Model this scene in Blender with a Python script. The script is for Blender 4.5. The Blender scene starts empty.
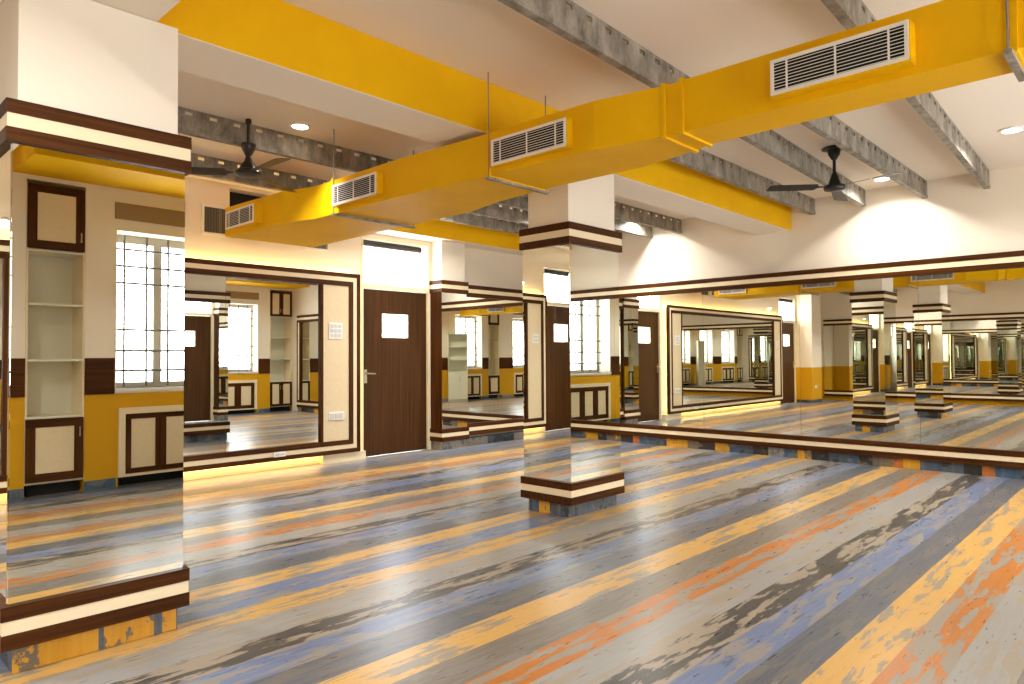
import bpy, bmesh, math, random
from mathutils import Vector, Matrix
random.seed(7)
sc = bpy.context.scene
COL = sc.collection
# ------------------------------------------------------------------ camera, world, exposure
F, YAW, PITCH, ROLL = 698.0, 0.812, 0.0232, 0.006
def cam_setup():
    cd = bpy.data.cameras.new('camera'); co = bpy.data.objects.new('camera', cd); COL.objects.link(co)
    cd.sensor_fit = 'HORIZONTAL'; cd.sensor_width = 36.0; cd.lens = F * 36.0 / 1024.0
    cd.clip_start = 0.02; cd.clip_end = 200
    fwd = Vector((math.sin(YAW) * math.cos(PITCH), math.cos(YAW) * math.cos(PITCH), math.sin(PITCH)))
    r = Vector((math.cos(YAW), -math.sin(YAW), 0)); d = fwd.cross(r)
    r2 = r * math.cos(ROLL) + d * math.sin(ROLL); d2 = -r * math.sin(ROLL) + d * math.cos(ROLL)
    m = Matrix((r2, -d2, -fwd)).transposed().to_4x4(); m.translation = Vector((0, 0, 1.22))
    co.matrix_world = m; sc.camera = co
cam_setup()
DAY = 6.5                      # daylight outside the windows
wd = bpy.data.worlds.new('world'); sc.world = wd; wd.use_nodes = True
bg = wd.node_tree.nodes['Background']; bg.inputs[0].default_value = (0.97, 0.985, 1.0, 1); bg.inputs[1].default_value = DAY
sc.view_settings.view_transform = 'Standard'; sc.view_settings.look = 'None'
sc.view_settings.gamma = 1.0; sc.view_settings.use_curve_mapping = False
sc.view_settings.exposure = 1.2
cy = sc.cycles
cy.use_denoising = True
cy.max_bounces = 20; cy.diffuse_bounces = 5; cy.glossy_bounces = 14; cy.transmission_bounces = 8; cy.transparent_max_bounces = 24
cy.sample_clamp_indirect = 6.0; cy.caustics_reflective = True; cy.blur_glossy = 0.5
DOWN_W, WASH_W = 22.0, 9.0
DOWN_COL = (1.0, 0.97, 0.91)
LED_COL, LED_E = (1.0, 0.62, 0.18), 17.0

# ------------------------------------------------------------------ materials
def srgb(r, g, b):
    f = lambda c: (c / 12.92 if c <= 0.04045 else ((c + 0.055) / 1.055) ** 2.4)
    return (f(r / 255), f(g / 255), f(b / 255), 1)
def mat(name, col, rough=0.5, metal=0.0, spec=0.5, emit=None):
    m = bpy.data.materials.new(name); m.use_nodes = True
    b = m.node_tree.nodes['Principled BSDF']
    b.inputs['Base Color'].default_value = col; b.inputs['Roughness'].default_value = rough
    b.inputs['Metallic'].default_value = metal; b.inputs['Specular IOR Level'].default_value = spec
    if emit:
        b.inputs['Emission Color'].default_value = emit[0]; b.inputs['Emission Strength'].default_value = emit[1]
    return m
def noise_mix(m, c1, c2, scale, lo=0.35, hi=0.65, detail=4, rough=0.6, dist=0.0):
    """base colour wanders between c1 and c2 with a stretched noise in object space"""
    nt = m.node_tree; n = nt.nodes; l = nt.links; b = n['Principled BSDF']
    tc = n.new('ShaderNodeTexCoord'); mp = n.new('ShaderNodeMapping'); mp.inputs['Scale'].default_value = scale
    nz = n.new('ShaderNodeTexNoise'); nz.inputs['Scale'].default_value = 1.0; nz.inputs['Detail'].default_value = detail
    nz.inputs['Roughness'].default_value = rough; nz.inputs['Distortion'].default_value = dist
    rp = n.new('ShaderNodeValToRGB'); rp.color_ramp.elements[0].position = lo; rp.color_ramp.elements[0].color = c1
    rp.color_ramp.elements[1].position = hi; rp.color_ramp.elements[1].color = c2
    l.new(tc.outputs['Object'], mp.inputs[0]); l.new(mp.outputs[0], nz.inputs[0]); l.new(nz.outputs['Fac'], rp.inputs[0])
    l.new(rp.outputs[0], b.inputs['Base Color'])
    return m
cream = mat('cream_paint', srgb(239, 228, 208), 0.6, spec=0.3)
white_paint = mat('warm_white_paint', srgb(242, 233, 216), 0.65, spec=0.3)
ceil_m = mat('ceiling_paint', srgb(241, 231, 216), 0.8, spec=0.2)
yellow = noise_mix(mat('yellow_paint', srgb(226, 165, 4), 0.55, spec=0.15), srgb(232, 178, 1), srgb(241, 188, 5), (1.5, 1.5, 1.5))
yellow_wall = mat('yellow_dado_paint', srgb(212, 158, 6), 0.55, spec=0.3)
dark_c, light_c = srgb(54, 27, 6), srgb(86, 48, 15)
wood_x = noise_mix(mat('walnut_laminate_x', dark_c, 0.45, spec=0.12), dark_c, light_c, (1.2, 40, 40))
wood_y = noise_mix(mat('walnut_laminate_y', dark_c, 0.45, spec=0.12), dark_c, light_c, (40, 1.2, 40))
wood_z = noise_mix(mat('walnut_laminate_z', dark_c, 0.45, spec=0.12), dark_c, light_c, (40, 40, 1.2))
door_wood = noise_mix(mat('door_laminate', dark_c, 0.45, spec=0.15), srgb(54, 31, 10), srgb(82, 50, 21), (32, 32, 1.0), 0.3, 0.7)
trim_cream = mat('cream_laminate', srgb(238, 221, 186), 0.4)
panel_cream = noise_mix(mat('cream_panel', srgb(228, 210, 172), 0.4), srgb(226, 208, 170), srgb(231, 213, 176), (30, 30, 30))
mirror = mat('mirror_glass', (0.80, 0.82, 0.78, 1), 0.0, 1.0)
mirror_edge = mat('mirror_edge', srgb(120, 128, 118), 0.25, 0.4)
steel = noise_mix(mat('galvanised_steel', srgb(120, 118, 110), 0.55, 0.0, 0.35), srgb(92, 86, 76), srgb(176, 168, 154), (9, 14, 4), 0.34, 0.70, 8, 0.7)
bar_grey = mat('painted_grille_bar', srgb(112, 110, 106), 0.5)
frame_paint = mat('window_frame_paint', srgb(196, 188, 172), 0.5)
white_metal = mat('white_powder_coat', srgb(240, 237, 230), 0.4)
black = mat('dark_interior', srgb(14, 13, 12), 0.8)
dark_metal = mat('dark_brown_enamel', srgb(36, 24, 17), 0.3)
fan_black = mat('black_enamel', srgb(20, 18, 17), 0.35)
brass = mat('brushed_handle', srgb(186, 172, 146), 0.3, 0.9)
plastic = mat('white_plastic', srgb(244, 243, 240), 0.35)
plastic_grey = mat('grey_plastic', srgb(214, 213, 210), 0.4)
taupe = mat('taupe_board', srgb(152, 128, 96), 0.6)
shelf_white = mat('pale_laminate', srgb(226, 224, 204), 0.45)
bulb = mat('lamp_diffuser', (1, 1, 1, 1), 0.5, emit=((1.0, 0.93, 0.80, 1), 9.0))
led_m = mat('led_strip_light', (1, 1, 1, 1), 0.5, emit=((*LED_COL, 1), LED_E))
grille_grey = mat('vent_grey', srgb(128, 124, 118), 0.5)
blind_dark = mat('dark_blind', srgb(58, 52, 44), 0.7)
paper = mat('pale_notice', srgb(250, 247, 240), 0.6)
ink = mat('notice_ink', srgb(214, 186, 128), 0.6)
glass = bpy.data.materials.new('window_glass'); glass.use_nodes = True
_n = glass.node_tree.nodes; _n.clear()
_o = _n.new('ShaderNodeOutputMaterial'); _mx = _n.new('ShaderNodeMixShader'); _t = _n.new('ShaderNodeBsdfTransparent'); _g = _n.new('ShaderNodeBsdfGlossy')
_g.inputs['Roughness'].default_value = 0.02; _mx.inputs[0].default_value = 0.07
glass.node_tree.links.new(_t.outputs[0], _mx.inputs[1]); glass.node_tree.links.new(_g.outputs[0], _mx.inputs[2]); glass.node_tree.links.new(_mx.outputs[0], _o.inputs[0])

def vinyl(name, base, base2, patch, amount, seed, along='X', patch2=None):
    """distressed plank: streaky base with worn patches of another colour, long in the plank's direction"""
    m = mat('vinyl_' + name, base, 0.34, spec=0.36)
    nt = m.node_tree; n = nt.nodes; l = nt.links; b = n['Principled BSDF']
    tc = n.new('ShaderNodeTexCoord')
    def nz(scale, detail, rough, off, dist=0.0):
        mp = n.new('ShaderNodeMapping'); mp.inputs['Scale'].default_value = scale; mp.inputs['Location'].default_value = (off, off * 1.7, off * 0.3)
        t = n.new('ShaderNodeTexNoise'); t.inputs['Scale'].default_value = 1; t.inputs['Detail'].default_value = detail; t.inputs['Roughness'].default_value = rough
        t.inputs['Distortion'].default_value = dist
        l.new(tc.outputs['Object'], mp.inputs[0]); l.new(mp.outputs[0], t.inputs[0]); return t.outputs['Fac']
    def ramp(fac, p0, p1, c0, c1, interp='LINEAR'):
        r = n.new('ShaderNodeValToRGB'); r.color_ramp.interpolation = interp
        r.color_ramp.elements[0].position = p0; r.color_ramp.elements[0].color = c0
        r.color_ramp.elements[1].position = p1; r.color_ramp.elements[1].color = c1
        l.new(fac, r.inputs[0]); return r.outputs[0]
    def mix(f, a, c):
        x = n.new('ShaderNodeMix'); x.data_type = 'RGBA'; l.new(f, x.inputs[0])
        for s, v in ((x.inputs[6], a), (x.inputs[7], c)):
            if isinstance(v, tuple): s.default_value = v
            else: l.new(v, s)
        return x.outputs[2]
    sx = (3.0, 120, 120) if along == 'X' else (30, 30, 3)
    px = (3.0, 19, 19) if along == 'X' else (6, 6, 5)
    streak = ramp(nz(sx, 5, 0.65, seed), 0.32, 0.7, base, base2)
    blk, wht = (0, 0, 0, 1), (1, 1, 1, 1)
    mask = ramp(nz(px, 9, 0.62, seed * 2.3 + 5, 0.25), 0.5 + 0.22 * (0.5 - amount) - 0.006, 0.5 + 0.22 * (0.5 - amount) + 0.006, blk, wht)
    out = mix(mask, streak, patch)
    if patch2:
        mask2 = ramp(nz(px, 6, 0.62, seed * 3.1 + 11, 0.2), 0.60, 0.612, blk, wht)
        out = mix(mask2, out, patch2)
    l.new(out, b.inputs['Base Color'])
    rr = n.new('ShaderNodeMapRange'); l.new(nz((6, 40, 40), 3, 0.6, seed + 3), rr.inputs[0]); rr.inputs[3].default_value = 0.25; rr.inputs[4].default_value = 0.32
    l.new(rr.outputs[0], b.inputs['Roughness'])
    bp = n.new('ShaderNodeBump'); bp.inputs['Strength'].default_value = 0.015; bp.inputs['Distance'].default_value = 0.004
    l.new(nz((4, 60, 60), 4, 0.6, seed + 8), bp.inputs['Height']); l.new(bp.outputs[0], b.inputs['Normal'])
    return m
Y_, D_, B_, C_, L_, O_, T_ = range(7)
tan, gry = srgb(178, 160, 138), srgb(166, 160, 152)
def vset(along):
    a = along
    if a == 'Z':                                            # upright skirting tiles, darker stock
        return [vinyl('yellow_Z', srgb(206, 150, 42), srgb(222, 168, 60), srgb(120, 110, 96), 0.10, 3.1, a),
                vinyl('slate_Z', srgb(74, 84, 98), srgb(98, 106, 116), srgb(60, 66, 74), 0.28, 5.7, a),
                vinyl('blue_Z', srgb(62, 84, 106), srgb(84, 104, 124), srgb(110, 112, 112), 0.24, 9.2, a),
                vinyl('charcoal_Z', srgb(46, 44, 44), srgb(66, 62, 60), srgb(112, 100, 86), 0.25, 12.9, a),
                vinyl('pale_grey_Z', srgb(140, 136, 130), srgb(164, 158, 148), srgb(110, 112, 118), 0.33, 17.3, a),
                vinyl('orange_Z', srgb(176, 100, 44), srgb(192, 118, 60), srgb(120, 104, 90), 0.3, 21.4, a),
                vinyl('taupe_Z', srgb(112, 100, 86), srgb(136, 122, 106), srgb(84, 88, 92), 0.25, 26.6, a)]
    return [vinyl('yellow_' + a, srgb(192, 150, 80), srgb(203, 163, 95), srgb(142, 133, 118), 0.30, 3.1, a),
            vinyl('slate_' + a, srgb(72, 78, 89), srgb(104, 109, 118), srgb(106, 104, 103), 0.34, 5.7, a),
            vinyl('blue_' + a, srgb(89, 106, 142), srgb(114, 129, 160), srgb(135, 131, 127), 0.36, 9.2, a, srgb(87, 95, 112)),
            vinyl('charcoal_' + a, srgb(59, 59, 59), srgb(80, 79, 78), srgb(148, 137, 122), 0.42, 12.9, a),
            vinyl('pale_grey_' + a, srgb(139, 140, 140), srgb(152, 151, 148), srgb(148, 139, 125), 0.33, 17.3, a),
            vinyl('orange_' + a, srgb(169, 104, 44), srgb(180, 116, 57), srgb(142, 135, 124), 0.42, 21.4, a),
            vinyl('taupe_' + a, srgb(99, 93, 86), srgb(129, 122, 112), srgb(122, 118, 114), 0.34, 26.6, a)]
VX, VZ = vset('X'), vset('Z')
PLANKS = [(-1.3, T_), (-1.15, Y_), (-.95, D_), (-.75, B_), (-.55, C_), (-.35, L_), (-.15, O_), (.05, Y_), (.25, T_), (.45, L_), (.65, O_), (.845, Y_), (1.035, D_), (1.22, B_), (1.40, C_), (1.585, L_),
          (1.78, O_), (1.96, T_), (2.16, Y_), (2.365, D_), (2.56, B_), (2.75, C_), (2.94, L_), (3.17, Y_), (3.36, B_), (3.60, Y_), (3.80, D_),
          (4.0, B_), (4.2, C_), (4.38, L_), (4.56, O_), (4.75, T_), (4.94, Y_), (5.16, D_), (5.42, B_), (5.68, C_), (5.87, L_), (5.99, O_), (6.2, Y_), (6.46, T_), (6.75, B_), (7.0, L_), (7.2, D_), (7.45, D_)]

# ------------------------------------------------------------------ mesh helpers
class MB:
    def __init__(s): s.bm = bmesh.new(); s.mats = []
    def _m(s, m):
        if m not in s.mats: s.mats.append(m)
        return s.mats.index(m)
    def box(s, x0, x1, y0, y1, z0, z1, m, skip=''):
        i = s._m(m); v = [s.bm.verts.new(p) for p in ((x0, y0, z0), (x1, y0, z0), (x1, y1, z0), (x0, y1, z0), (x0, y0, z1), (x1, y0, z1), (x1, y1, z1), (x0, y1, z1))]
        for k, q in (('b', (3, 2, 1, 0)), ('t', (4, 5, 6, 7)), ('f', (0, 1, 5, 4)), ('r', (1, 2, 6, 5)), ('k', (2, 3, 7, 6)), ('l', (3, 0, 4, 7))):
            if k in skip: continue
            f = s.bm.faces.new([v[a] for a in q]); f.material_index = i
        return s
    def poly(s, pts, m):
        f = s.bm.faces.new([s.bm.verts.new(p) for p in pts]); f.material_index = s._m(m); return s
    def loft(s, rings, m, caps=True):
        i = s._m(m); rs = [[s.bm.verts.new(p) for p in r] for r in rings]; n = len(rs[0])
        for a, b in zip(rs, rs[1:]):
            for k in range(n):
                f = s.bm.faces.new((a[k], a[(k + 1) % n], b[(k + 1) % n], b[k])); f.material_index = i
        if caps:
            for r in (rs[0][::-1], rs[-1]):
                f = s.bm.faces.new(r); f.material_index = i
        return s
    def tube(s, p0, p1, r, m, n=10):
        p0, p1 = Vector(p0), Vector(p1); d = (p1 - p0).normalized()
        a = d.orthogonal().normalized(); b = d.cross(a)
        ring = lambda c: [c + (a * math.cos(t) + b * math.sin(t)) * r for t in (2 * math.pi * k / n for k in range(n))]
        return s.loft([ring(p0), ring(p1)], m)
    def lathe(s, c, prof, m, n=28):
        c = Vector(c)
        return s.loft([[c + Vector((r * math.cos(2 * math.pi * k / n), r * math.sin(2 * math.pi * k / n), z)) for k in range(n)] for r, z in prof], m)
    def build(s, name, parent=None, bevel=0.0, smooth=False):
        bmesh.ops.recalc_face_normals(s.bm, faces=s.bm.faces)
        me = bpy.data.meshes.new(name); s.bm.to_mesh(me); s.bm.free()
        for m in s.mats: me.materials.append(m)
        o = bpy.data.objects.new(name, me); COL.objects.link(o)
        if smooth:
            me.shade_smooth()
            md = o.modifiers.new('edge', 'EDGE_SPLIT'); md.split_angle = math.radians(40)
        if bevel:
            md = o.modifiers.new('bevel', 'BEVEL'); md.width = bevel; md.segments = 2; md.limit_method = 'ANGLE'; md.angle_limit = math.radians(50)
        if parent:
            o.parent = parent
            o.matrix_parent_inverse = Matrix.Translation(parent.location).inverted()   # built in room coordinates
        return o
def tag(o, label, cat, group=None, kind=None):
    o['label'] = label; o['category'] = cat
    if group: o['group'] = group
    if kind: o['kind'] = kind
    return o
def thing(name, label, cat, loc, group=None, kind='thing'):
    o = bpy.data.objects.new(name, None); COL.objects.link(o); o.location = loc; o.empty_display_size = 0.1
    return tag(o, label, cat, group, kind)
def struct(o): o['kind'] = 'structure'; return o
def struct_empty(name, loc):
    o = bpy.data.objects.new(name, None); COL.objects.link(o); o.location = loc; return struct(o)
def B(x0, x1, y0, y1, z0, z1, m, name, parent=None, bevel=0.0): return MB().box(x0, x1, y0, y1, z0, z1, m).build(name, parent, bevel)

# ------------------------------------------------------------------ room
XL, XR, YF, YB, ZC = -3.6, 8.5, -0.9, 7.3, 3.1
def mk_floor():
    b = MB()
    for (y0, k), (y1, _) in zip(PLANKS, PLANKS[1:]):
        b.poly([(XL - .1, y0, 0), (XR + .1, y0, 0), (XR + .1, y1, 0), (XL - .1, y1, 0)], VX[k])
    struct(b.build('floor'))
mk_floor()
struct(B(XL - .2, XR + .2, YF - .5, YB + .3, ZC, ZC + .1, ceil_m, 'ceiling'))

def wall_with_holes(name, axis, c0, c1, lo, hi, holes, paint, low_paint=None, low_z=0.0, low_spans=()):
    """wall slab of the given thickness with rectangular openings (u0,u1,z0,z1)"""
    b = MB()
    us = sorted({lo, hi} | {h[0] for h in holes} | {h[1] for h in holes} | {s for sp in low_spans for s in sp})
    for u0, u1 in zip(us, us[1:]):
        cuts = sorted([(h[2], h[3]) for h in holes if h[0] <= u0 + 1e-6 and h[1] >= u1 - 1e-6])
        low = any(sp[0] <= u0 + 1e-6 and sp[1] >= u1 - 1e-6 for sp in low_spans)
        z = 0.0; segs = []
        for a, d in cuts:
            if a > z: segs.append((z, a))
            z = d
        if z < ZC: segs.append((z, ZC))
        for a, d in segs:
            for p, q, m in (((a, min(d, low_z), low_paint), (max(a, low_z), d, paint)) if low else ((a, d, paint),)):
                if q - p < 1e-4: continue
                if axis == 'Y': b.box(u0, u1, c0, c1, p, q, m)
                else: b.box(c0, c1, u0, u1, p, q, m)
    return struct(b.build(name))
DOORS = [(4.98, 6.07), (-1.72, -.67)]
wall_with_holes('wall_back', 'Y', YB, YB + .2, XL - .2, XR + .2,
                [(d[0], d[1], 0, 2.76) for d in DOORS] + [(3.32, 4.1, 2.86, 3.06)], cream, yellow_wall, .93, [(XL - .2, -1.72)])
struct(B(3.32, 4.1, YB + .16, YB + .24, 2.84, 3.08, black, 'wall_back_opening'))
struct(B(XR, XR + .2, YF - .5, YB, 0, ZC, white_paint, 'wall_right'))
wl = MB(); wl.box(XL - .2, XL, YF - .5, YB, .93, ZC, cream); wl.box(XL - .2, XL, YF - .5, YB, 0, .93, yellow_wall); struct(wl.build('wall_left'))
WINS = [(2.27, 3.42), (4.25, 5.45), (6.3, 7.63), (-.45, .9)]  # last window is added to let in more daylight
NICHE = (1.53, 2.0); CORNER = (7.93, 8.49)
ZS, ZH = 0.95, 2.49
wall_with_holes('wall_front', 'Y', YF - .36, YF, XL - .2, XR + .2,
                [(w[0], w[1], ZS, ZH) for w in WINS] + [(w[0] + .02, w[1] - .02, 0.0, .76) for w in WINS] + [(NICHE[0], NICHE[1], 0, 2.86), (CORNER[0], CORNER[1], 0, 2.86)],
                white_paint, yellow_wall, .9, [(XL - .2, XR + .2)])
struct(B(XL - .2, XR + .2, YF - .42, YF - .36, 0, .93, cream, 'wall_front_outer_skin'))
for q in (NICHE, CORNER): struct(B(q[0] - .05, q[1] + .05, YF - .42, YF - .361, .9, 2.95, cream, 'wall_front_niche_back'))
# dark dado boards on the piers of the window wall
n = 0
for a, d in ((1.41, 1.53), (2.0, 2.255), (3.44, 4.23), (5.47, 6.28), (7.65, 7.93), (.92, 1.41), (-3.6, -.47)):
    n += 1; struct(B(a, d, YF, YF + .012, .9, 1.245, wood_x, 'trim_%d' % n))
# taupe pelmet boards above the windows
for w in WINS:
    n += 1; struct(B(w[0] - .02, w[1] + .02, YF, YF + .02, 2.60, 2.76, taupe, 'trim_%d' % n))
# tile skirting on the window wall piers
for k, (a, d) in enumerate(((1.41, 1.53), (2.0, 2.27), (3.42, 4.25), (5.45, 6.3), (7.63, 7.93), (.9, 1.41), (-3.6, -.45))):
    struct(B(a, d, YF, YF + .012, 0, .09, VZ[(1, 2, 4)[k % 3]], 'baseboard_front_%d' % (k + 1)))

def window(i, x0, x1):
    e = struct_empty('window_%d' % i, ((x0 + x1) / 2, YF - .2, ZS))
    y0, y1 = YF - .30, YF - .25
    f = MB(); t = .05; mid = x0 + (x1 - x0) * .40
    f.box(x0, x1, y0, y1, ZS, ZS + t, frame_paint); f.box(x0, x1, y0, y1, ZH - t - .03, ZH, frame_paint)
    f.box(x0, x0 + t, y0, y1, ZS + t, ZH - t - .03, frame_paint); f.box(x1 - t, x1, y0, y1, ZS + t, ZH - t - .03, frame_paint)
    f.box(mid - .04, mid + .04, y0 - .01, y1 + .01, ZS + t, ZH - t - .03, frame_paint)
    f.build('window_frame', e)
    g = MB()
    for a, d in ((x0 + t, mid - .04), (mid + .04, x1 - t)): g.box(a, d, y0 + .02, y0 + .026, ZS + t, ZH - t - .03, glass)
    g.build('window_pane', e)
    s = MB(); yb = YF - .2
    for z in (1.12, 1.32, 1.53, 2.0, 2.17, 2.34): s.tube((x0 + .01, yb, z), (x1 - .01, yb, z), .0115, bar_grey, 6)
    k = 0; x = x0 + .13
    while x < x1 - .05:
        s.tube((x, yb, ZS + .01), (x, yb, ZH - .01), .0115, bar_grey, 6); x += .21
    s.build('security_grille', e)
    B(x0 - .01, x1 + .01, YF - .36, YF + .025, ZS - .03, ZS, white_metal, 'window_sill', e)
    la = bpy.data.lights.new('window_portal', 'AREA'); la.shape = 'RECTANGLE'; la.size = x1 - x0; la.size_y = ZH - ZS
    la.cycles.is_portal = True
    lo = bpy.data.objects.new('window_portal', la); COL.objects.link(lo); lo.location = ((x0 + x1) / 2, YF - .37, (ZS + ZH) / 2); lo.rotation_euler = (math.radians(90), 0, 0)
    lo['kind'] = 'helper'
for i, w in enumerate(WINS): window(i + 1, *w)

# ------------------------------------------------------------------ doors
def door(i, x0, x1, hinge_right=True):
    e = struct_empty('door_%d' % i, ((x0 + x1) / 2, YB, 0))
    f = MB(); t = .03; y0, y1 = YB - .012, YB + .1
    f.box(x0, x0 + t, y0, y1, 0, 2.76, trim_cream); f.box(x1 - t, x1, y0, y1, 0, 2.76, trim_cream)
    f.box(x0 + t, x1 - t, y0, y1, 2.105, 2.165, trim_cream); f.box(x0 + t, x1 - t, y0, y1, 2.73, 2.76, trim_cream)
    f.build('door_frame', e)
    a, d = x0 + t + .004, x1 - t - .004; w = d - a
    gx0, gx1, gz0, gz1 = a + .29 * w, a + .70 * w, 1.49, 1.80
    l = MB(); ya, yb = YB + .02, YB + .06
    l.box(a, gx0, ya, yb, .005, 2.1, door_wood); l.box(gx1, d, ya, yb, .005, 2.1, door_wood)
    l.box(gx0, gx1, ya, yb, .005, gz0, door_wood); l.box(gx0, gx1, ya, yb, gz1, 2.1, door_wood)
    l.build('door_leaf', e)
    v = MB(); v.box(gx0, gx1, ya + .015, ya + .022, gz0, gz1, glass); vo = v.build('vision_pane', e)
    bd = MB()
    for p, q, r, s in ((gx0, gx1, gz0, gz0 + .008), (gx0, gx1, gz1 - .008, gz1), (gx0, gx0 + .008, gz0, gz1), (gx1 - .008, gx1, gz0, gz1)): bd.box(p, q, ya - .004, ya + .014, r, s, trim_cream)
    bd.build('glazing_bead', e)
    h = MB(); hx = a + .045
    h.box(hx - .02, hx + .02, ya - .008, ya, .92, 1.09, brass); h.tube((hx, ya - .05, 1.04), (hx, ya, 1.04), .011, brass); h.tube((hx - .008, ya - .05, 1.04), (hx + .12, ya - .05, 1.035), .010, brass)
    h.build('door_handle', e)
    g = MB(); g.box(x0 + t, x1 - t, YB + .05, YB + .056, 2.165, 2.73, glass); g.build('transom_pane', e)
    r = MB(); r.tube((x0 + t, YB + .075, 2.685), (x1 - t - .06, YB + .075, 2.685), .042, blind_dark, 20); r.build('rolled_blind', e)
    la = bpy.data.lights.new('door_portal', 'AREA'); la.shape = 'RECTANGLE'; la.size = x1 - x0; la.size_y = 1.35; la.cycles.is_portal = True
    lo = bpy.data.objects.new('door_portal', la); COL.objects.link(lo); lo.location = ((x0 + x1) / 2, YB + .21, 2.1); lo.rotation_euler = (math.radians(-90), 0, 0); lo['kind'] = 'helper'
door(1, *DOORS[0]); door(2, *DOORS[1])
struct(B(4.39, 4.98, 7.2, YB, 0, .10, trim_cream, 'baseboard_back_1'))
struct(B(-.67, 4.39, YB - .012, YB, 0, .085, trim_cream, 'baseboard_back_2'))
for k, (a, d) in enumerate(((6.57, 7.05), (7.05, 7.6), (7.6, 8.1), (8.1, XR))):
    struct(B(a, d, YB - .12, YB, 0, .105, VZ[(4, 1, 4, 6)[k]], 'baseboard_back_%d' % (k + 3)))
struct(B(XL, -2.46, YB - .012, YB, 0, .08, VZ[1], 'baseboard_back_7'))

# ------------------------------------------------------------------ trim bands (walnut / cream / walnut)
TOPZ = (2.085, 2.14, 2.195, 2.25); BASEZ = (.105, .165, .217, .272)
def band_x(x0, x1, y0, y1, zs, name, parent):
    o = B(x0, x1, y0, y1, zs[0], zs[3], wood_x, name, parent)
    return o
def rail(parent, name, x0, x1, y0, y1, zs, wood, cream_inset=.004):
    """one trim rail: dark strips above and below a cream one"""
    b = MB(); b.box(x0, x1, y0, y1, zs[0], zs[1], wood); b.box(x0, x1, y0, y1, zs[2], zs[3], wood); o = b.build(name, parent)
    c = MB(); i = .003; c.box(x0 + i, x1 - i, y0 + i, y1 - i, zs[1], zs[2], trim_cream); c.build('cream_strip', o)
    return o
def wall_mirror_y(name, label, wx, sgn, ya, yb, panes, wallgap=.05, group=None, end_low=False):
    """framed mirror on a wall of constant X; sgn = direction it faces"""
    e = thing(name, label, 'mirror', (wx, (ya + yb) / 2, BASEZ[0]), group)
    def bx(p, q, y0, y1, z0, z1, m, nm, par=e):
        xs = sorted((wx + sgn * p, wx + sgn * q)); return B(xs[0], xs[1], y0, y1, z0, z1, m, nm, par)
    for nm, zs in (('top_rail', TOPZ), ('bottom_rail', BASEZ)):
        xs = sorted((wx, wx + sgn * (wallgap + .03))); rail(e, nm, xs[0], xs[1], ya, yb, zs, wood_y)
    bx(.001, wallgap - .006, ya + .01, yb - .01, BASEZ[3], TOPZ[0], mirror_edge, 'backing_board')
    y = ya; w = (yb - ya) / panes
    for k in range(panes):
        bx(wallgap - .006, wallgap, ya + k * w + .0012, ya + (k + 1) * w - .0012, BASEZ[3] - .01, TOPZ[0] + .01, mirror, 'mirror_pane')
    return e
eR = wall_mirror_y('wall_mirror', 'huge mirror covering the whole right wall between brown and cream rails', XR, -1, -.55, 7.06, 6)
b = MB()
for p, q, m in ((0, .055, wood_z), (.055, .11, trim_cream), (.11, .16, wood_z)): b.box(XR - .082, XR, -.55 + p, -.55 + q, BASEZ[3] + .0, TOPZ[0], m)
b.build('end_stile', eR)
wall_mirror_y('wall_mirror', 'distant left wall mirror seen only in the reflection of the right wall mirror', XL, 1, .4, 7.2, 5)
# tile pieces under the right wall mirror
b = MB(); seq = [4, 3, 1, 2, 0, 3, 6, 0, 0, 1, 2, 5, 3, 1, 2, 0, 5, 6, 3, 2, 1, 3, 0, 2]
y = -.55; k = 0
rr = random.Random(4)
while y < 7.05:
    w = rr.choice((.11, .16, .2, .24)); b.box(XR - .05, XR, y, min(y + w, 7.06), 0, BASEZ[0], VZ[seq[k % len(seq)]]); y += w; k += 1
struct(b.build('baseboard_right'))

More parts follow.
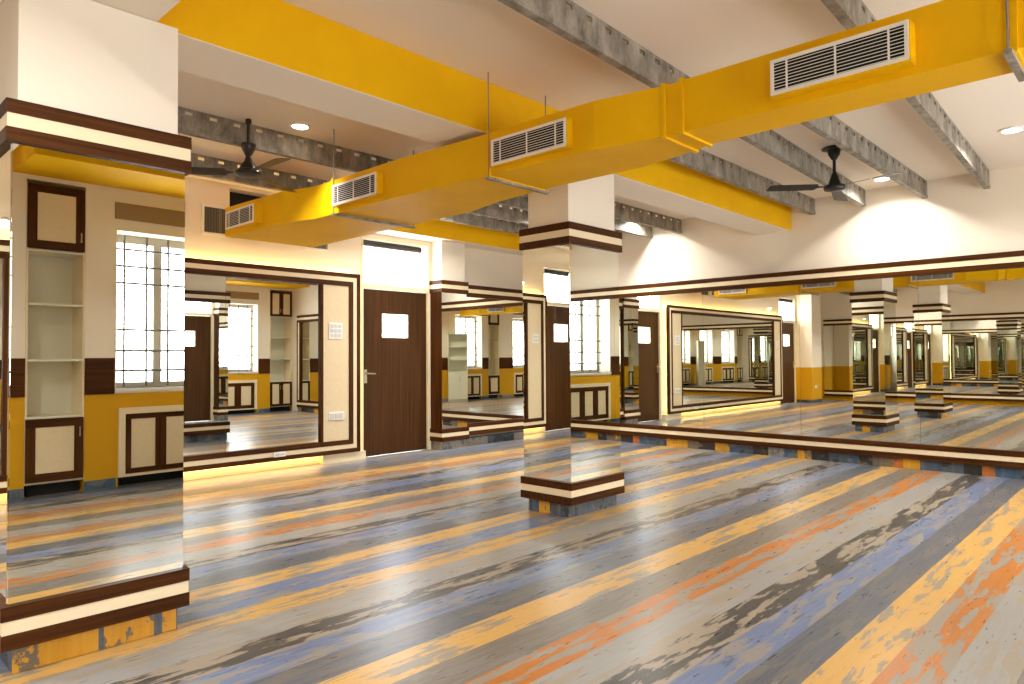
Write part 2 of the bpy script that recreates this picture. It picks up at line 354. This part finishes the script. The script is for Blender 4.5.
# ------------------------------------------------------------------ lit mirror panel on the door wall
def lit_panel():
    x0, x1, z0, z1 = -.62, 4.885, .105, 2.25; yf, yb_ = 7.17, 7.215
    e = thing('wall_mirror', 'long framed mirror on the door wall, warm light strips glowing behind it', 'mirror', ((x0 + x1) / 2, 7.2, z0))
    ts = ((0, .05, wood_x, wood_z), (.05, .1, trim_cream, trim_cream), (.1, .155, wood_x, wood_z))
    for nm, m_i in (('outer_frame', 0), ('cream_frame', 1), ('inner_frame', 2)):
        p, q, mh, mv = ts[m_i]; b = MB(); ins = .003 if m_i == 1 else 0
        b.box(x0 + p, x1 - p, yf + ins, yb_, z0 + p, z0 + q, mh); b.box(x0 + p, x1 - p, yf + ins, yb_, z1 - q, z1 - p, mh)
        b.box(x0 + p, x0 + q, yf + ins, yb_, z0 + q, z1 - q, mv); b.box(x1 - q, x1 - p, yf + ins, yb_, z0 + q, z1 - q, mv); b.build(nm, e)
    i = .155
    B(x0 + .02, x1 - .02, yb_, yb_ + .02, z0 + .02, z1 - .02, mirror_edge, 'backing_board', e)
    sL, sR = -.08, 4.345                                  # inner stiles
    for a, d in ((x0 + i, sL - .035), (sR + .035, x1 - i)): B(a, d, yf + .012, yb_, z0 + i, z1 - i, panel_cream, 'cream_panel', e)
    for a in (sL - .035, sR): B(a, a + .035, yf + .004, yb_, z0 + i, z1 - i, wood_z, 'dark_stile', e)
    n_ = 4; w = (sR - sL) / n_
    for k in range(n_): B(sL + k * w + .0012, sL + (k + 1) * w - .0012, yb_ - .012, yb_ - .001, z0 + i - .004, z1 - i + .004, mirror, 'mirror_pane', e)
    yl0, yl1 = 7.245, 7.262
    for a, d, p, q in ((x0 + .04, x1 - .03, z1 - .035, z1 - .02), (x0 + .04, 4.36, z0 + .012, z0 + .022), (x0 + .02, x0 + .035, z0 + .04, z1 - .04), (x1 - .12, x1 - .105, z0 + .04, z1 - .04)):
        B(a, d, yl0, yl1, p, q, led_m, 'light_strip', e)
    for x in (-.3, 1.2, 3.0, 4.6): B(x, x + .05, yb_ + .02, YB, 1.0, 1.05, black, 'wall_batten', e)
lit_panel()

def plate(name, label, cat, xa, xb, y, z0, z1, cols, rows, group=None):
    e = thing(name, label, cat, ((xa + xb) / 2, y, z0), group)
    B(xa, xb, y - .01, y, z0, z1, plastic, 'cover_plate', e, .002)
    cw, rh = (xb - xa - .02) / cols, (z1 - z0 - .02) / rows
    for r in range(rows):
        for c in range(cols):
            B(xa + .01 + c * cw + .006, xa + .01 + (c + 1) * cw - .006, y - .015, y - .0098, z0 + .01 + r * rh + .008, z0 + .01 + (r + 1) * rh - .008, plastic_grey, 'switch_rocker', e, .0015)
plate('switch_plate', 'large white nine-switch plate high on the cream panel beside the door', 'switch', 4.455, 4.635, 7.1818, 1.46, 1.65, 3, 3)
plate('switch_plate', 'white switch plate on the far cream panel by the second door, seen in mirrors', 'switch', -.40, -.24, 7.1818, 1.46, 1.60, 3, 2)
plate('wall_socket', 'white double socket low on the cream panel beside the door', 'socket', 4.45, 4.66, 7.1818, .505, .60, 3, 1)
plate('wall_socket', 'tiny white socket set in the bottom rail of the lit mirror', 'socket', 3.76, 3.90, 7.17, .15, .205, 2, 1)
plate('wall_socket', 'white socket on the yellow pier beyond the far door, seen in the right mirror', 'socket', -2.1, -1.95, YB - .42, .38, .46, 2, 1)

# cream and yellow pier beyond the second door
b = MB(); b.box(-2.45, -1.78, YB - .42, YB, .93, ZC, cream); b.box(-2.45, -1.78, YB - .42, YB, .08, .93, yellow_wall); b.box(-2.44, -1.79, YB - .41, YB, 0, .08, VZ[1])
struct(b.build('wall_back_pier'))

# ------------------------------------------------------------------ mirrored columns
def column(label, tx0, tx1, ty0, ty1, ztop, plinth_front, plinth_left, sh, tilt=0.0):
    e = thing('mirrored_column', label, 'column', ((tx0 + tx1) / 2, (ty0 + ty1) / 2, 0))
    T_off = sh
    tz = tuple(z + T_off[0] for z in TOPZ); bz = tuple(z + T_off[1] for z in BASEZ)
    i = .025
    B(tx0 + .045, tx1 - .045, ty0 + .045, ty1 - .06, tz[3] - .02, ztop, white_paint, 'shaft', e)
    rail(e, 'upper_band', tx0, tx1, ty0, ty1, tz, wood_x); rail(e, 'lower_band', tx0, tx1, ty0, ty1, bz, wood_x)
    mx0, mx1, my0, my1 = tx0 + i, tx1 - i, ty0 + i, ty1 - i; t = .005
    z0, z1 = bz[3] - .01, tz[0] + .01
    B(mx0, mx1, my0 - t, my0, z0, z1, mirror, 'mirror_pane', e); B(mx0, mx1, my1, my1 + t, z0, z1, mirror, 'mirror_pane', e)
    a = math.radians(tilt); c_, s_ = math.cos(a), math.sin(a); hy = (my1 - my0) / 2; q = MB()
    pt = lambda u, v, z: (mx0 - t / 2 + c_ * u - s_ * v, (my0 + my1) / 2 + s_ * u + c_ * v, z)
    q.loft([[pt(-t / 2, -hy, z), pt(t / 2, -hy, z), pt(t / 2, hy, z), pt(-t / 2, hy, z)] for z in (z0, z1)], mirror); q.build('mirror_pane', e)
    B(mx1, mx1 + t, my0, my1, z0, z1, mirror, 'mirror_pane', e)
    c = MB(); c.box(mx0 + .010, mx1 - .001, my0 + .001, my1 - .001, bz[0] + .01, tz[3] - .01, mirror_edge); c.build('mirror_backing', e)
    # tiled plinth
    px0, px1, py0, py1 = tx0 + .05, tx1 - .03, ty0 + .06, ty1 - .04
    p = MB(); x = px0
    for w, k in plinth_front:
        x2 = min(px1, x + w); p.box(x, x2, py0, py0 + .012, 0.001, bz[0], VZ[k]); p.box(x, x2, py1 - .012, py1, 0.001, bz[0], VZ[k]); x = x2
    y = py1 - .012
    for w, k in plinth_left:
        y2 = max(py0 + .012, y - w); p.box(px0, px0 + .012, y2, y, 0.001, bz[0], VZ[k]); p.box(px1 - .012, px1, y2, y, 0.001, bz[0], VZ[k]); y = y2
    p.build('tiled_plinth', e)
    return e
column('near square column on the left, mirrored sides showing shelves and a window', .60, 1.30, 3.25, 3.77, 2.744,
       ((.3, 0), (.02, 1), (.2, 0), (.035, 1), (.06, 0), (.05, 1), (1, 0)), ((.2, 1), (.15, 3), (1, 2)), (-.01, .008))
column('square mirrored column standing free in the middle of the floor', 4.13, 4.83, 3.31, 3.83, 2.744,
       ((.035, 6), (.03, 2), (.2, 1), (.05, 2), (.06, 6), (.2, 1), (1, 1)), ((.10, 2), (.11, 0), (.08, 6), (.03, 2), (1, 1)), (.008, 0), 1.7)

# pilaster and mirror at the far end of the door wall
def pilaster():
    x0, x1, yf = 6.08, 6.57, 7.05
    e = thing('mirrored_pilaster', 'shallow pilaster right of the brown door, dark side and mirrored front', 'pilaster', ((x0 + x1) / 2, 7.2, 0))
    B(x0 + .03, x1 - .04, yf + .03, YB, 2.245, 2.80, white_paint, 'upper_shaft', e)
    rail(e, 'upper_band', x0, x1, yf, YB, tuple(z + .02 for z in TOPZ), wood_x); rail(e, 'lower_band', x0, x1, yf, YB, tuple(z + .01 for z in BASEZ), wood_x)
    B(x0 + .015, x1 - .02, yf + .026, YB, .115, 2.12, wood_z, 'dark_core', e)
    B(x0 + .02, x1 - .02, yf + .02, yf + .026, BASEZ[3], 2.11, mirror, 'mirror_pane', e)
    B(x0 + .02, x1 - .05, yf + .05, YB, 0.001, .116, VZ[4], 'tiled_plinth', e)
pilaster()
def end_mirror():
    x0, x1 = 6.572, XR - .082
    e = thing('wall_mirror', 'mirror filling the far corner of the door wall behind the middle column', 'mirror', ((x0 + x1) / 2, 7.2, .1))
    tz = tuple(z - .008 for z in TOPZ); bz = tuple(z + .05 for z in BASEZ)
    rail(e, 'top_rail', x0, x1, 7.08, YB, tz, wood_x); rail(e, 'bottom_rail', x0, x1, 7.08, YB, bz, wood_x)
    B(x0 + .005, x1 - .005, 7.12, YB, bz[3], tz[0], mirror_edge, 'backing_board', e)
    w = (x1 - x0) / 3
    for k in range(3): B(x0 + k * w + .0012, x0 + (k + 1) * w - .0012, 7.112, 7.119, bz[3] - .01, tz[0] + .01, mirror, 'mirror_pane', e)
end_mirror()

# ------------------------------------------------------------------ ceiling beams and joists
ZBm = 2.745
def beam(label, x0, x1, y0, y1, z0, soffit=True):
    e = thing('ceiling_beam', label, 'beam', ((x0 + x1) / 2, (y0 + y1) / 2, z0))
    b = MB(); b.box(x0, x1, y0, y1, z0, ZC - .001, yellow, skip='b' if soffit else ''); b.build('yellow_casing', e)
    if not soffit: return
    c = MB(); c.box(x0 + .001, x1 - .001, y0 + .001, y1 - .001, z0 - .004, z0 + .004, white_paint); c.build('cream_soffit', e)
beam('deep yellow beam with cream underside over the two mirrored columns', XL, XR, 3.352, 3.775, ZBm + .006)
beam('cross beam from the near column back towards the windows', .62, 1.165, YF + .49, 3.345, ZBm + .006)
beam('yellow beam along the top of the door wall above the far corner mirror', 4.75, XR, 6.98, YB, 2.81)
beam('yellow beam over the windows, seen in the mirror of the near column', 1.42, XR, YF, -.12, 2.90, False)

def joist(label, yc, x0, x1, skew=0.0, zb=2.912):
    e = thing('ceiling_joist', label, 'joist', ((x0 + x1) / 2, yc, zb), None)
    y0, y1 = yc - .026, yc + .026
    b = MB(); t = .012
    # web with a row of slots under the slab (far face solid flange only)
    yw0, yw1 = y0 + .006, y0 + .006 + t; zs0, zs1 = zb + .138, zb + .166
    b.box(x0, x1, yw0, yw1, zb + .012, zs0, steel); b.box(x0, x1, yw0, yw1, zs1, ZC - .001, steel)
    x = x0; p = .185; w = .06
    while x < x1:
        b.box(x, min(x1, x + p - w), yw0, yw1, zs0, zs1, steel); x += p
    b.build('slotted_web', e)
    f = MB(); f.box(x0, x1, y0, y1, zb, zb + .012, steel); f.box(x0, x1, y1 - .006, y1, zb + .012, zb + .03, steel); f.box(x0, x1, y0, y0 + .006, zb + .012, zb + .03, steel)
    f.build('bottom_flange', e)
    e.rotation_euler = (0, 0, skew)
XJ = XR
joist('grey steel joist nearest the camera, crossing the top right over the duct', 1.212, 1.2, XJ - .04, .0367)
joist('grey steel joist crossing over the duct between its two nearest grilles', 2.366, 1.2, XJ - .04, .0416)
joist('short grey joist right of the duct, second from the right by the black fan', 1.91, 4.5, XJ)
joist('short grey joist right of the duct running close along the yellow beam', 3.09, 4.5, XJ)
joist('grey slotted joist above the brown fan, with light showing through its slots', 5.33, XL, XJ)
joist('grey slotted joist nearest the door wall, beyond the brown fan', 6.45, XL, XJ)
joist('dark joist showing between the middle column and the yellow beam', 4.87, 4.2, XJ)
joist('pale lit joist just behind the middle column at the right wall', 5.90, 4.2, XJ)
joist('grey joist overhead by the window wall, seen only in mirrors', .2, 1.2, XJ)

# ------------------------------------------------------------------ yellow air duct
def duct():
    z0, z1 = 2.42, 2.70
    e = thing('air_duct', 'yellow air duct hung under the ceiling with a row of white grilles', 'duct', (3.4, 3.2, z0))
    prof = [(-.49, 3.34, 3.60), (.40, 3.33, 3.60), (1.86, 3.315, 3.612), (1.88, 3.315, 3.615), (1.98, 3.315, 3.66), (2.40, 3.225, 3.745), (3.20, 3.21, 3.745), (3.75, 3.18, 3.80),
            (4.15, 3.155, 3.90), (5.30, 3.155, 3.905), (5.66, 3.05, 3.92), (6.68, 2.995, 3.95)]
    b = MB(); b.loft([[(a, y, z0), (d, y, z0), (d, y, z1), (a, y, z1)] for y, a, d in prof], yellow); b.build('duct_body', e)
    for y, a, d in ((.43, 3.33, 3.60), (1.88, 3.315, 3.615), (1.99, 3.313, 3.662), (3.24, 3.21, 3.75), (5.02, 3.155, 3.905)):
        f = MB(); r = .012; f.box(a - r, d + r, y - .012, y + .012, z0 - r, z0, yellow); f.box(a - r, a, y - .012, y + .012, z0, z1, yellow); f.box(d, d + r, y - .012, y + .012, z0, z1, yellow); f.box(a - r, d + r, y - .012, y + .012, z1, z1 + r, yellow)
        f.build('joint_flange', e)
    for y, xa, xb in ((3.24, 3.185, 3.79), (4.95, 3.10, 3.95), (.45, 3.27, 3.66)):
        h = MB(); h.box(xa, xb, y - .02, y + .01, z0 - .028, z0 - .012, steel)
        h.tube((xa + .015, y - .005, z0 - .03), (xa + .015, y - .005, ZC), .0045, grille_grey, 6); h.tube((xb - .015, y - .005, z0 - .03), (xb - .015, y - .005, ZC), .0045, grille_grey, 6)
        h.build('hanger_bracket', e)
    def grille(side, xg, y0, y1, xbody):
        za, zb = 2.462, 2.63; s = side
        fx = lambda p: xg + s * p              # p grows out of the duct
        g = MB(); q = sorted((fx(0), fx(-.006))); w = .016
        g.box(q[0], q[1], y0, y1, za, za + w, white_metal); g.box(q[0], q[1], y0, y1, zb - w, zb, white_metal)
        g.box(q[0], q[1], y0, y0 + w, za + w, zb - w, white_metal); g.box(q[0], q[1], y1 - w, y1, za + w, zb - w, white_metal)
        go = g.build('air_grille', e)
        c = MB(); qb = sorted((fx(-.006), xbody)); m = .006
        c.box(qb[0], qb[1], y0 - m, y1 + m, za - m, za + .004, yellow); c.box(qb[0], qb[1], y0 - m, y1 + m, zb - .004, zb + m, yellow)
        c.box(qb[0], qb[1], y0 - m, y0 + .004, za, zb, yellow); c.box(qb[0], qb[1], y1 - .004, y1 + m, za, zb, yellow); c.build('grille_collar', go)
        k = MB(); q2 = sorted((fx(-.030), fx(-.026))); k.box(q2[0], q2[1], y0 + .004, y1 - .004, za + .004, zb - .004, black); k.build('dark_throat', go)
        l = MB(); nn = 9
        for i in range(nn):
            zc = za + w + (zb - za - 2 * w) * (i + .5) / nn; q3 = sorted((fx(-.004), fx(-.018)))
            xo, xi = fx(-.003), fx(-.016)
            l.loft([[(xo, yy, zc - .0050), (xi, yy, zc + .0010), (xi, yy, zc + .0030), (xo, yy, zc - .0015)] for yy in (y0 + w, y1 - w)], white_metal)
        q4 = sorted((fx(-.001), fx(-.006)))
        for fr in (.13, .5, .87): yy = y0 + (y1 - y0) * fr; l.box(q4[0], q4[1], yy - .004, yy + .004, za + w, zb - w, white_metal)
        l.build('louvre_slats', go)
    for xg, y0, y1, xb in ((3.245, .78, 1.37, 3.33), (3.165, 2.56, 3.18, 3.225), (3.09, 4.335, 4.935, 3.16), (2.94, 5.99, 6.555, 3.04)): grille(-1, xg, y0, y1, xb)
    for xg, y0, y1, xb in ((3.67, .78, 1.37, 3.60), (3.81, 2.56, 3.18, 3.74), (3.97, 4.335, 4.935, 3.89), (4.0, 5.99, 6.555, 3.92)): grille(1, xg, y0, y1, xb)
duct()

# ------------------------------------------------------------------ wall vents
def vent(label, x0, x1, z0, z1):
    e = thing('wall_vent', label, 'vent', ((x0 + x1) / 2, YB, z0)); y = YB
    f = MB(); w = .025
    for a, d, p, q in ((x0, x1, z0, z0 + w), (x0, x1, z1 - w, z1), (x0, x0 + w, z0 + w, z1 - w), (x1 - w, x1, z0 + w, z1 - w), (x1 - .09, x1 - .07, z0 + w, z1 - w)): f.box(a, d, y - .02, y, p, q, grille_grey if a > x0 + .1 else white_metal)
    f.build('vent_frame', e)
    B(x0 + w, x1 - w, y - .004, y - .001, z0 + w, z1 - w, black, 'vent_cavity', e)
    l = MB(); k = 14
    for i in range(k):
        x = x0 + w + (x1 - x0 - 2 * w) * (i + .5) / k; l.box(x - .003, x + .003, y - .016, y - .004, z0 + w, z1 - w, grille_grey)
    l.build('vent_louvres', e)
vent('tall grey louvred vent on the door wall just left of the duct end', 3.02, 3.30, 2.53, 2.845)
vent('grey louvred vent on the door wall showing beside the near column edge', 2.56, 2.85, 2.55, 2.87)
vent('small grey louvred vent peeking out under the duct above the lit mirror', 4.2, 4.5, 2.50, 2.72)

# small wall lamp over the far door end of the lit mirror
e = thing('wall_lamp', 'tiny round lamp high on the door wall, seen in the middle column mirror', 'lamp', (-.1, YB, 2.45))
MB().lathe((-.1, YB - .03, 2.43), ((.03, 0), (.032, .02), (.02, .03)), brass, 14).build('lamp_body', e)
MB().box(-.11, -.09, YB - .03, YB, 2.435, 2.45, brass).build('lamp_bracket', e)
MB().lathe((-.1, YB - .03, 2.415), ((.024, 0), (.027, .015)), bulb, 14).build('lamp_bulb', e)

# ------------------------------------------------------------------ ceiling fans
def fan(label, x, y, style, rot, m):
    e = thing('ceiling_fan', label, 'fan', (x, y, ZC))
    if style == 'bell':
        MB().lathe((x, y, 0), ((.0, ZC), (.022, ZC - .001), (.024, ZC - .03), (.014, ZC - .045), (0, ZC - .046)), m).build('ceiling_hook_cover', e, smooth=True)
        MB().tube((x, y, 2.88), (x, y, ZC - .03), .013, m, 14).build('down_rod', e, smooth=True)
        MB().lathe((x, y, 0), ((0, 2.905), (.056, 2.905), (.058, 2.895), (.048, 2.86), (.026, 2.815), (.016, 2.808), (0, 2.808)), m).build('canopy_cup', e, smooth=True)
        MB().lathe((x, y, 0), ((0, 2.81), (.020, 2.81), (.032, 2.77), (.058, 2.735), (.07, 2.705), (.10, 2.69), (.108, 2.675), (.10, 2.66), (.06, 2.648), (0, 2.645)), m, 36).build('motor_housing', e, smooth=True)
        zb = 2.678
    else:
        MB().lathe((x, y, 0), ((0, ZC), (.10, ZC), (.105, ZC - .01), (.055, ZC - .02), (.05, ZC - .06), (.02, ZC - .11), (0, ZC - .11)), m).build('canopy_cup', e, smooth=True)
        MB().tube((x, y, 2.86), (x, y, ZC - .1), .014, m, 14).build('down_rod', e, smooth=True)
        MB().lathe((x, y, 0), ((0, 2.87), (.022, 2.87), (.034, 2.83), (.05, 2.79), (.055, 2.765), (.09, 2.757), (.095, 2.74), (.088, 2.72), (.05, 2.71), (0, 2.708)), m, 36).build('motor_housing', e, smooth=True)
        zb = 2.748
    for k in range(3):
        a = math.radians(rot + 120 * k); c, s = math.cos(a), math.sin(a)
        b = MB(); secs = []
        for r, w, tw, dz in ((.07, .028, 0, 0), (.15, .03, .004, -.004), (.17, .10, .014, -.004), (.35, .115, .013, -.008), (.54, .125, .011, -.012), (.585, .115, .010, -.013), (.60, .085, .008, -.013)):
            pts = []
            for u, v in ((-w / 2, -tw), (w / 2, tw), (w / 2, tw + .003), (-w / 2, -tw + .003)): pts.append((x + c * r - s * u, y + s * r + c * u, zb + dz + v))
            secs.append(pts)
        b.loft(secs, m).build('fan_blade', e)
fan('dark brown ceiling fan hanging near the left end of the duct', 2.52, 5.215, 'bell', 28, dark_metal)
fan('black ceiling fan hanging between joists by the right wall', 6.55, 2.19, 'cone', 133, fan_black)

# ------------------------------------------------------------------ recessed ceiling lights
def downlight(label, x, y, w, r=.075, group=None, spread=150):
    e = thing('ceiling_light', label, 'ceiling light', (x, y, ZC), group)
    MB().lathe((x, y, 0), ((r * .8, ZC - .002), (r * .84, ZC - .016), (r * 1.1, ZC - .012), (r * 1.15, ZC - .001)), white_metal, 32).build('trim_ring', e, smooth=True)
    MB().lathe((x, y, 0), ((0, ZC - .001), (r * .82, ZC - .001), (r * .82, ZC - .012), (0, ZC - .014)), bulb, 32).build('diffuser', e)
    la = bpy.data.lights.new('lamp_glow', 'AREA'); la.shape = 'DISK'; la.size = r * 1.6; la.energy = w; la.color = DOWN_COL; la.spread = math.radians(spread)
    lo = bpy.data.objects.new('lamp_glow', la); COL.objects.link(lo); lo.parent = e; lo.location = (0, 0, -.02)
downlight('round recessed ceiling light beside the brown fan', 2.87, 5.05, 4.5, spread=80)
downlight('recessed ceiling light close to the right wall behind the black fan', 8.02, 2.2, WASH_W, .085)
downlight('recessed ceiling light at the far right, nearest the camera', 7.05, .94, 12.0, .085)
downlight('recessed ceiling light behind the yellow beam by the right wall', 8.02, 5.2, WASH_W)
for k, (x, y) in enumerate(((0.05, 1.9), (-1.6, 1.9), (-1.6, 5.1), (5.4, 6.0), (6.9, 5.7), (5.2, .45), (.6, 5.7))):  # unseen lights, added to brighten the room
    downlight('added recessed light brightening the room from out of the direct view', x, y, DOWN_W, group='added lights outside the direct view')

# ------------------------------------------------------------------ joinery on the window wall
def leaf_door(parent, x0, x1, y, z0, z1, handle_at=None, name='cabinet_door'):
    fr = .075 if x1 - x0 > .35 else .05
    b = MB(); b.box(x0, x1, y, y + .02, z0, z0 + fr, wood_x); b.box(x0, x1, y, y + .02, z1 - fr, z1, wood_x)
    b.box(x0, x0 + fr, y, y + .02, z0 + fr, z1 - fr, wood_z); b.box(x1 - fr, x1, y, y + .02, z0 + fr, z1 - fr, wood_z)
    o = b.build(name, parent)
    B(x0 + fr, x1 - fr, y + .004, y + .014, z0 + fr, z1 - fr, panel_cream, 'door_panel', o)
    if handle_at:
        hx, hz = handle_at; h = MB(); h.tube((hx, y + .045, hz - .045), (hx, y + .045, hz + .045), .006, brass, 8); h.tube((hx, y + .018, hz - .035), (hx, y + .045, hz - .035), .004, brass, 6); h.tube((hx, y + .018, hz + .035), (hx, y + .045, hz + .035), .004, brass, 6)
        h.build('door_handle', o)
    return o
def shelf_unit(name, label, x0, x1, yb_, yf, doors):
    e = thing(name, label, 'shelf cabinet', ((x0 + x1) / 2, yf, 0)); t = .018; zb, zt = .11, 2.83
    c = MB()
    c.box(x0 + .002, x0 + t, yb_, yf, zb, zt, trim_cream); c.box(x1 - t, x1 - .002, yb_, yf, zb, zt, trim_cream)
    c.box(x0 + t, x1 - t, yb_, yb_ + .012, zb, zt, shelf_white); c.box(x0 + t, x1 - t, yb_, yf, zb, zb + t, trim_cream); c.box(x0 + t, x1 - t, yb_, yf, zt - t, zt, trim_cream)
    c.build('carcass', e)
    B(x0 + .03, x1 - .03, yb_, yf - .06, 0.001, zb, black, 'toe_kick', e)
    for z in (.715, 1.235, 1.745, 2.235): B(x0 + t, x1 - t, yb_ + .012, yf - .004, z - t, z, shelf_white, 'shelf', e)
    n_ = doors; w = (x1 - x0 - .012) / n_
    for z0, z1, up in ((.13, .695, 0), (2.24, 2.825, 1)):
        for k in range(n_):
            a = x0 + .006 + k * w; d = a + w - .004
            hx = (d - .03) if (n_ == 1 or k == 0) else a + .03
            if n_ == 1: hx = d - .035
            leaf_door(e, a, d, yf, z0, z1, (hx, z1 - .13 if not up else z0 + .13))
shelf_unit('shelf_cabinet', 'tall built-in shelves with single doors, reflected in the near column', NICHE[0], NICHE[1], YF - .355, YF, 1)
shelf_unit('shelf_cabinet', 'tall corner shelves with paired doors, reflected in the lit wall mirror', CORNER[0], CORNER[1], YF - .355, YF, 2)
def base_cabinet(label, x0, x1):
    e = thing('window_cabinet', label, 'cabinet', ((x0 + x1) / 2, YF, 0))
    y = YF + .002
    f = MB(); a, d = x0 + .021, x1 - .021
    f.box(a, d, YF - .35, y + .02, .70, .76, trim_cream); f.box(a, a + .06, YF - .35, y + .02, .09, .70, trim_cream); f.box(d - .06, d, YF - .35, y + .02, .09, .70, trim_cream); f.box(a + .06, d - .06, YF - .35, y + .02, .09, .115, trim_cream)
    f.build('carcass', e)
    B(a + .03, d - .03, YF - .3, YF - .06, .001, .09, black, 'toe_kick', e)
    p, q = a + .062, d - .062; w = (q - p) / 3
    for k in range(3): leaf_door(e, p + k * w + .002, p + (k + 1) * w - .002, YF - .004, .118, .697)
base_cabinet('brown and cream low cabinet under the window reflected in the near column', *WINS[0])
base_cabinet('brown and cream low cabinet under the middle window, seen in mirrors', *WINS[1])
base_cabinet('brown and cream low cabinet under the window by the corner shelves', *WINS[2])
base_cabinet('brown and cream low cabinet under the window farthest from the right wall', *WINS[3])
def bookcase():
    x0, x1, ya, yf, h = 3.33, 3.93, YF + .24, YF + .52, 1.92; t = .02
    e = thing('bookcase', 'freestanding pale bookcase with doors below, reflected in the pilaster mirror', 'bookcase', ((x0 + x1) / 2, (ya + yf) / 2, 0))
    c = MB(); c.box(x0, x0 + t, ya, yf, .0, h, shelf_white); c.box(x1 - t, x1, ya, yf, 0, h, shelf_white); c.box(x0 + t, x1 - t, ya, ya + .01, .05, h, shelf_white)
    c.box(x0 + t, x1 - t, ya, yf, h - t, h, shelf_white); c.box(x0 + t, x1 - t, ya, yf - .02, 0, .07, shelf_white); c.build('carcass', e)
    for z in (.84, 1.19, 1.56): B(x0 + t, x1 - t, ya + .01, yf - .01, z - t, z, shelf_white, 'shelf', e)
    m = (x0 + x1) / 2
    for a, d, hx in ((x0 + .003, m - .002, m - .03), (m + .002, x1 - .003, m + .03)):
        o = B(a, d, yf, yf + .018, .075, .835, shelf_white, 'cabinet_door', e)
        MB().tube((hx, yf + .04, .60), (hx, yf + .04, .70), .006, brass, 8).tube((hx, yf + .016, .62), (hx, yf + .04, .62), .004, brass, 6).tube((hx, yf + .016, .68), (hx, yf + .04, .68), .004, brass, 6).build('door_handle', o)
    e.rotation_euler = (0, 0, math.radians(-38))
bookcase()
